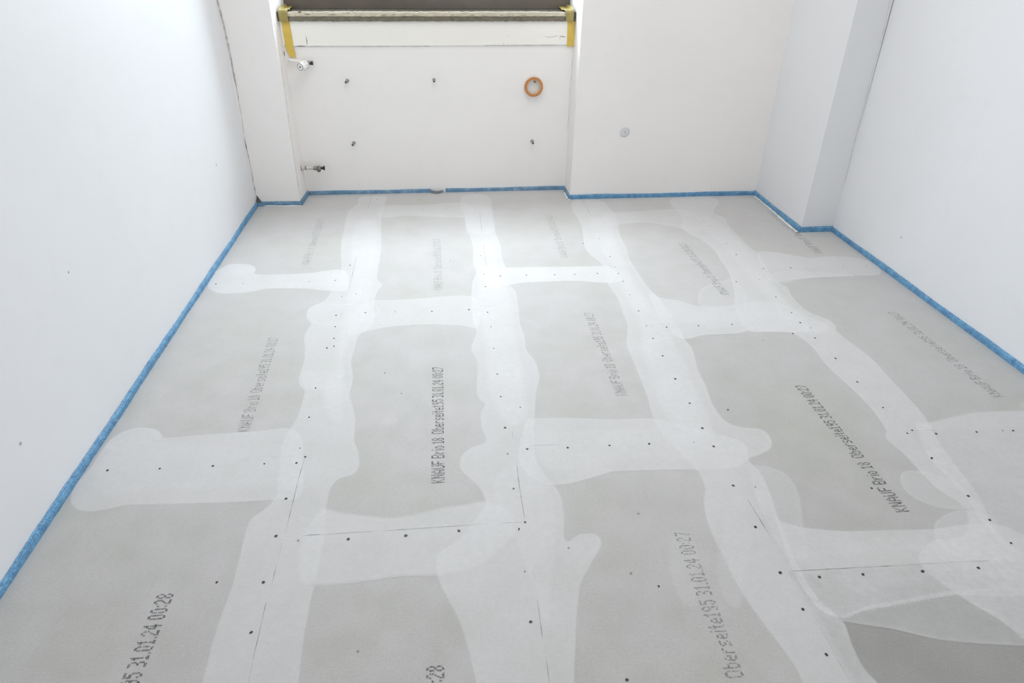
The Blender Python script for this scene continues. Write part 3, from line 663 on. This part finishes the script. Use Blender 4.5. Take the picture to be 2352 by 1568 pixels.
def crumple(x0, x1, y0, y1, z, parent, mtl, side):
    """upper end of the tape: folded over the sill edge and running back over the sill beside the reveal"""
    V = []; F = []; nx, ny = 9, 16
    path = [(y0-.006, SILL_B-.002), (y0-.008, SILL_B+.012), (y0-.009, SILL_T-.004), (y0-.004, SILL_T+.006)] + [(y0+(y1-y0)*i/12, SILL_T+.004+.006*abs(math.sin(i*1.7))) for i in range(1, 13)]
    for j, (yy, zz) in enumerate(path):
        sp = 0 if j < 3 else min(1, (j-2)/3)
        for i in range(nx):
            u = i/(nx-1); x = x0+(x1-x0)*u
            if side > 0: x = x1-(x1-x)*(1+.42*sp-.30*max(0, j-4)/12)
            else: x = x0+(x-x0)*(1+.12*sp-.42*max(0, j-4)/12)
            w = (i if side < 0 else nx-1-i)
            V.append((x-parent.location[0], yy+rng.randn()*.0006-parent.location[1], zz+(.014*(1-w/2.0) if w < 2 and j > 3 else 0)+abs(rng.randn())*.0009-parent.location[2]))
    for j in range(len(path)-1):
        for i in range(nx-1): F.append((j*nx+i, j*nx+i+1, (j+1)*nx+i+1, (j+1)*nx+i))
    return pyobj('folded_tape_end', V, F, mtl, parent, smooth=False)
t1 = empty('masking_tape', (-.80, NB-.008, .74)); tag(t1, 'longer yellow masking tape running down niche wall beside the valve knob', 'masking tape')
tape([(646,47),(651,80),(656,108),(662,124),(669,132)], [(664,47),(671,85),(675,110),(678,124),(679.5,132)], NB-.0075, M_TAPE, t1)
crumple(NL+.006, NL+.050, NB-.016, NB+.19, 0, t1, M_TAPE_SHADE, -1)
t2 = empty('masking_tape', (.67, NB-.008, .78)); tag(t2, 'shorter yellow masking tape on apron board beside the right niche corner', 'masking tape')
tape([(1304,47),(1303,80),(1302,107)], [(1320,47),(1319.5,80),(1318,106.5)], NB-.0075, M_TAPE, t2)
crumple(NR-.044, NR-.003, NB-.016, NB+.19, 0, t2, M_TAPE_SHADE, 1)

# radiator bracket pins
M_PIN = plain('zinc_pin', (.36, .36, .37), .4, .6, var=.1)
M_HOLE = plain('dark_bore', (.02, .02, .02), .7)
M_PLUG = plain('grey_wall_plug', (.45, .45, .45), .7)
def pin(q, label, ang=(0, -1, -.12), ln=.034, r=.0062):
    c = Vector(onY(q, NB)); t = empty('wall_pin', (c.x, NB, c.z)); tag(t, label, 'wall pin', 'radiator bracket pins left in the niche wall')
    d = Vector(ang).normalized()
    bm = bmesh.new(); lathe(bm, [(r*.0, -.001), (r*1.5, -.001), (r*1.5, .0012), (r*1.05, .002), (r, .002), (r, ln*.5), (r*1.12, ln*.55), (r*1.12, ln), (r*.62, ln), (r*.62, ln-.006), (0, ln-.006)], (0, 0, 0), d, 16); obj('pin_sleeve', bm, M_PIN, t, True)
    bm = bmesh.new(); lathe(bm, [(r*.60, ln-.004), (0, ln-.004)], (0, 0, 0), d, 12); obj('bore', bm, M_HOLE, t)
    bm = bmesh.new(); lathe(bm, [(r*1.35, .0), (r*1.25, .0012), (0, .0012)], (0, 0, 0), (0, -1, 0), 16); obj('wall_plug', bm, M_PLUG, t)
pin((798, 185), 'grey metal pin in upper row of niche wall, nearest the valve knob', (-.15, -1, -.1))
pin((997, 183), 'grey metal pin alone in middle of the niche wall', (0, -1, -.1), r=.0055)
pin((1228, 187), 'small pin inside the orange tape roll carrying it', (0, -1, .05), ln=.03, r=.005)
pin((813, 328), 'grey metal pin low on niche wall, right of the lower valve', (-.12, -1, -.1))
pin((1222, 324), 'grey metal pin below the orange tape roll', (.05, -1, -.1))

# orange tape roll hung on the upper right pin
c = Vector(onY((1226, 200), NB-.022)); roll = empty('tape_roll', (c.x, NB-.001, c.z)); tag(roll, 'small orange tape roll hanging on pin at upper right of niche wall', 'tape roll')
def annulus(r0_, r1_, y0_, y1_, n=56):
    bm = bmesh.new(); M = axis_mat((0, 0, 0), (0, -1, 0)); prof = [(r0_, y0_), (r1_, y0_), (r1_, y1_), (r0_, y1_)]; rings = []
    for i in range(n):
        a = 2*math.pi*i/n; rings.append([bm.verts.new(M @ Vector((r*math.cos(a), r*math.sin(a), h))) for r, h in prof])
    for i in range(n):
        a, b_ = rings[i], rings[(i+1) % n]
        for k in range(4): bm.faces.new((a[k], a[(k+1) % 4], b_[(k+1) % 4], b_[k]))
    return bm
def roll_mat():
    m, nt, b = mat('orange_tape_layers'); tc = coord(nt); 
    n = noise(nt, tc, 60, 3); nt.links.new(ramp(nt, n, [(.3, (.44, .17, .05)), (.7, (.58, .25, .075))]), b.inputs['Base Color']); b.inputs['Roughness'].default_value = .45; return m
obj('tape_layers', annulus(.0370, .0505, .001, .022), roll_mat(), roll, False)
obj('cardboard_core', annulus(.0345, .0369, .0015, .0215), plain('card_core', (.66, .52, .34), .8), roll, False)
bm = annulus(.0507, .0512, .002, .021); o = obj('outer_wrap', bm, plain('pale_peach_wrap', (.80, .62, .48), .5), roll); o['label'] = 'pale peach outermost layer'

# thermostatic valve, top left of the niche
M_WP = plain('white_plastic', (.88, .88, .85), .35, var=.02)
M_DK = plain('dark_rubber', (.035, .035, .03), .5)
M_CHR = plain('dull_nickel', (.33, .32, .30), .32, .8, var=.1)
M_GREYP = plain('grey_ring', (.16, .16, .15), .5)
c = Vector(onY((697, 150), NB-.06)); v1 = empty('thermostatic_valve', (c.x, c.y, c.z)); tag(v1, 'white round radiator valve knob with dark ring, top left of the niche', 'radiator valve')
d = Vector((-.42, -1, -.12)).normalized(); bk = -d
bm = bmesh.new(); lathe(bm, [(.012, -.03), (.020, -.028), (.027, -.022), (.0285, -.010), (.0282, .008), (.0262, .016), (.0225, .024), (.0215, .036), (.0202, .0385), (.0170, .0392), (0, .0392)], (0, 0, 0), d, 36); obj('knob', bm, M_WP, v1, True)
bm = bmesh.new(); lathe(bm, [(.0207, .0370), (.0210, .0392), (.0195, .0400), (.0180, .0396)], (0, 0, 0), d, 36); obj('face_ring', bm, M_GREYP, v1, True)
bm = bmesh.new(); lathe(bm, [(.0065, .0392), (.0062, .0402), (.0032, .0404), (0, .0400)], (0, 0, 0), d, 20); obj('centre_boss', bm, M_GREYP, v1, True)
bm = bmesh.new()
Mx = axis_mat((0, 0, 0), d)
for i in range(9):
    a = i*2*math.pi/9+.2; p = Mx @ Vector((.0280*math.cos(a), .0280*math.sin(a), .004+(i % 2)*.006)); n_ = (Mx.to_3x3() @ Vector((math.cos(a), math.sin(a), 0)))
    lathe(bm, [(.0028, -.001), (.0026, .0008), (0, .0009)], p, n_, 10)
obj('scale_dots', bm, M_GREYP, v1)
bm = bmesh.new(); lathe(bm, [(.0285, -.0125), (.0292, -.0115), (.0285, -.0105)], (0, 0, 0), d, 36); obj('joint_ring', bm, M_GREYP, v1, True)
bm = bmesh.new(); lathe(bm, [(0, -.06), (.012, -.06), (.013, -.03), (.011, -.022)], (0, 0, 0), d, 24); lathe(bm, [(.009, 0), (.009, .025), (.0, .025)], bk*.045, (1, 0, 0), 20); obj('valve_body', bm, M_CHR, v1, True)
bm = bmesh.new(); lathe(bm, [(.010, .016), (.0115, .020), (.0120, .031), (.0105, .033), (0, .031)], bk*.036+Vector((.008, 0, .004)), (1, 0, 0), 24); obj('union_end', bm, M_DK, v1, True)
bm = bmesh.new(); lathe(bm, [(.0060, 0), (.0062, .02), (.007, .06), (.010, .085), (.010, .118), (0, .118)], bk*.055+Vector((-.006, 0, .002)), (-1, .03, .14), 20); o = obj('supply_pipe', bm, M_WALLW, v1, True); o['label'] = 'pipe stub painted over in white'

v1.scale = (.82, .82, .82)
# lower return valve
c = Vector(onY((733, 386), NB-.045)); v2 = empty('return_valve', (c.x, c.y, c.z)); tag(v2, 'dull metal return valve on a short white pipe, low left in the niche', 'radiator valve')
X1 = Vector((1, 0, 0))
Lp = c.x-(NL+.008)
bm = bmesh.new(); lathe(bm, [(.0, Lp-.001), (.015, Lp-.001), (.016, Lp-.004), (.013, Lp-.011), (.009, Lp-.012), (.009, .032), (.0075, .014)], (0, 0, 0), (-1, 0, .03), 24); o = obj('white_pipe', bm, M_WP if False else plain('cream_pipe', (.62, .60, .54), .5), v2, True)
bm = bmesh.new(); lathe(bm, [(.0100, Lp-.020), (.0112, Lp-.021), (.0112, Lp-.024), (.0100, Lp-.025)], (0, 0, 0), (-1, 0, .03), 24); obj('pipe_collar', bm, M_GREYP, v2, True)
bm = bmesh.new(); lathe(bm, [(.006, .012), (.0105, .012), (.0118, .016), (.0118, .028), (.0105, .031), (.008, .031)], (0, 0, 0), (-1, 0, .03), 6); obj('hex_nut', bm, M_CHR, v2)
bm = bmesh.new(); lathe(bm, [(0, -.014), (.007, -.0125), (.0115, -.008), (.0135, 0), (.0115, .008), (.007, .0125), (0, .014)], (0, 0, 0), (0, -1, -.5), 24); obj('valve_body', bm, M_CHR, v2, True)
bm = bmesh.new(); lathe(bm, [(.0105, .004), (.0118, .007), (.0118, .020), (.010, .024), (.006, .0245), (0, .0235)], (0, 0, 0), (0, -1, -.35), 24); obj('screw_cap', bm, plain('grey_cap', (.24, .235, .22), .45, .5), v2, True)
bm = bmesh.new(); lathe(bm, [(.007, .008), (.0065, .016), (.0085, .021), (.0135, .029), (.0130, .030), (.006, .022), (0, .022)], (0, 0, 0), X1, 24); obj('flared_end', bm, M_DK, v2, True)

# ================================================================== WALL DETAILS
def wall_line(px, w, mtl, plane, val, parent, name='hairline_crack'):
    if plane == 'Y': P = [onY(q, val) for q in px]; n = (0, -1, 0)
    else: P = [onX(q, val) for q in px]; n = (1 if val < 0 else -1, 0, 0)
    return ribbon(name, P, w, n, mtl, parent)
wall_line([(496,-10),(503,20),(513,60),(524,110),(533,155),(541,195)], .0050, M_CRACKF, 'Y', FB-.003, wall_back)
wall_line([(500,0),(514,55),(528,118),(541,190),(549,235)], .0035, M_CRACK, 'Y', FB-.0035, wall_back)
wall_line([(549,235),(556,275),(561,310),(564,328)], .0035, M_CRACKF, 'Y', FB-.003, wall_back)
wall_line([(562,322),(565,335),(568,348)], .007, M_CRACKD, 'Y', FB-.0035, wall_back)
wall_line([(568,348),(573,370),(578,395),(582,420),(586,440),(588,456)], .0045, M_CRACK, 'Y', FB-.0035, wall_back)
wall_line([(619,0),(627,40),(637,90),(646,150),(654,205),(660,250),(668,310),(675,360),(683,415),(690,458)], .0021, M_CRACKF, 'Y', FB-.003, wall_back)
wall_line([(652,118),(652.5,124),(653,130)], .007, M_CRACKD, 'Y', NB-.003, wall_back)
wall_line([(653,128),(656,150),(660,180),(666,215),(673,250),(679,290),(684,310)], .0018, M_CRACKF, 'Y', NB-.003, wall_back)
wall_line([(694,362),(694.5,374)], .003, M_CRACKF, 'Y', NB-.003, wall_back)
wall_line([(1316,110),(1313,160),(1311,185),(1308,230),(1304,300)], .0018, M_CRACKF, 'Y', NB-.003, wall_back)
wall_line([(654,102),(656,104),(658,107)], .008, M_CRACKD, 'Y', NB-.0075, wall_back)
wall_line([(2048,-10),(2022,100),(2005,160),(1980,262),(1958,345),(1940,425),(1925,480)], .0016, M_CRACKF, 'Y', PY-.003, wall_right)
def disc(q, plane, val, r, mtl, parent, name, sy=1):
    P = Vector(onY(q, val) if plane == 'Y' else onX(q, val)); bm = bmesh.new()
    dr = (0, -1, 0) if plane == 'Y' else ((1 if val < 0 else -1), 0, 0)
    lathe(bm, [(r, -.001), (r*.96, .0006), (r*.6, .0008), (0, .0008)], (0, 0, 0), dr, 24); bm.transform(Matrix.Translation(P) @ Matrix.Diagonal((1, 1, sy, 1))); return obj(name, bm, mtl, parent, True)
disc((1435,303), 'Y', FB-.0004, .029, plain('grey_filler_spot', (.665, .655, .66), .7, var=.02, scale=80), wall_back, 'filled_hole')
wall_line([(1434,302),(1437,303),(1436,307)], .005, M_CRACK, 'Y', FB-.0018, wall_back, 'screw_mark')
disc((497,378), 'X', LW(3.2)+.0003, .005, plain('speck', (.45, .45, .46), .7), bpy.data.objects['wall_left'], 'speck')
disc((157,625), 'X', LW(1.9)+.0003, .004, bpy.data.materials['speck'], bpy.data.objects['wall_left'], 'speck')
disc((47,1018), 'X', LW(1.37)+.0003, .0045, bpy.data.materials['speck'], bpy.data.objects['wall_left'], 'speck')
disc((2070,545), 'X', RW-.0003, .004, bpy.data.materials['speck'], wall_right, 'speck')
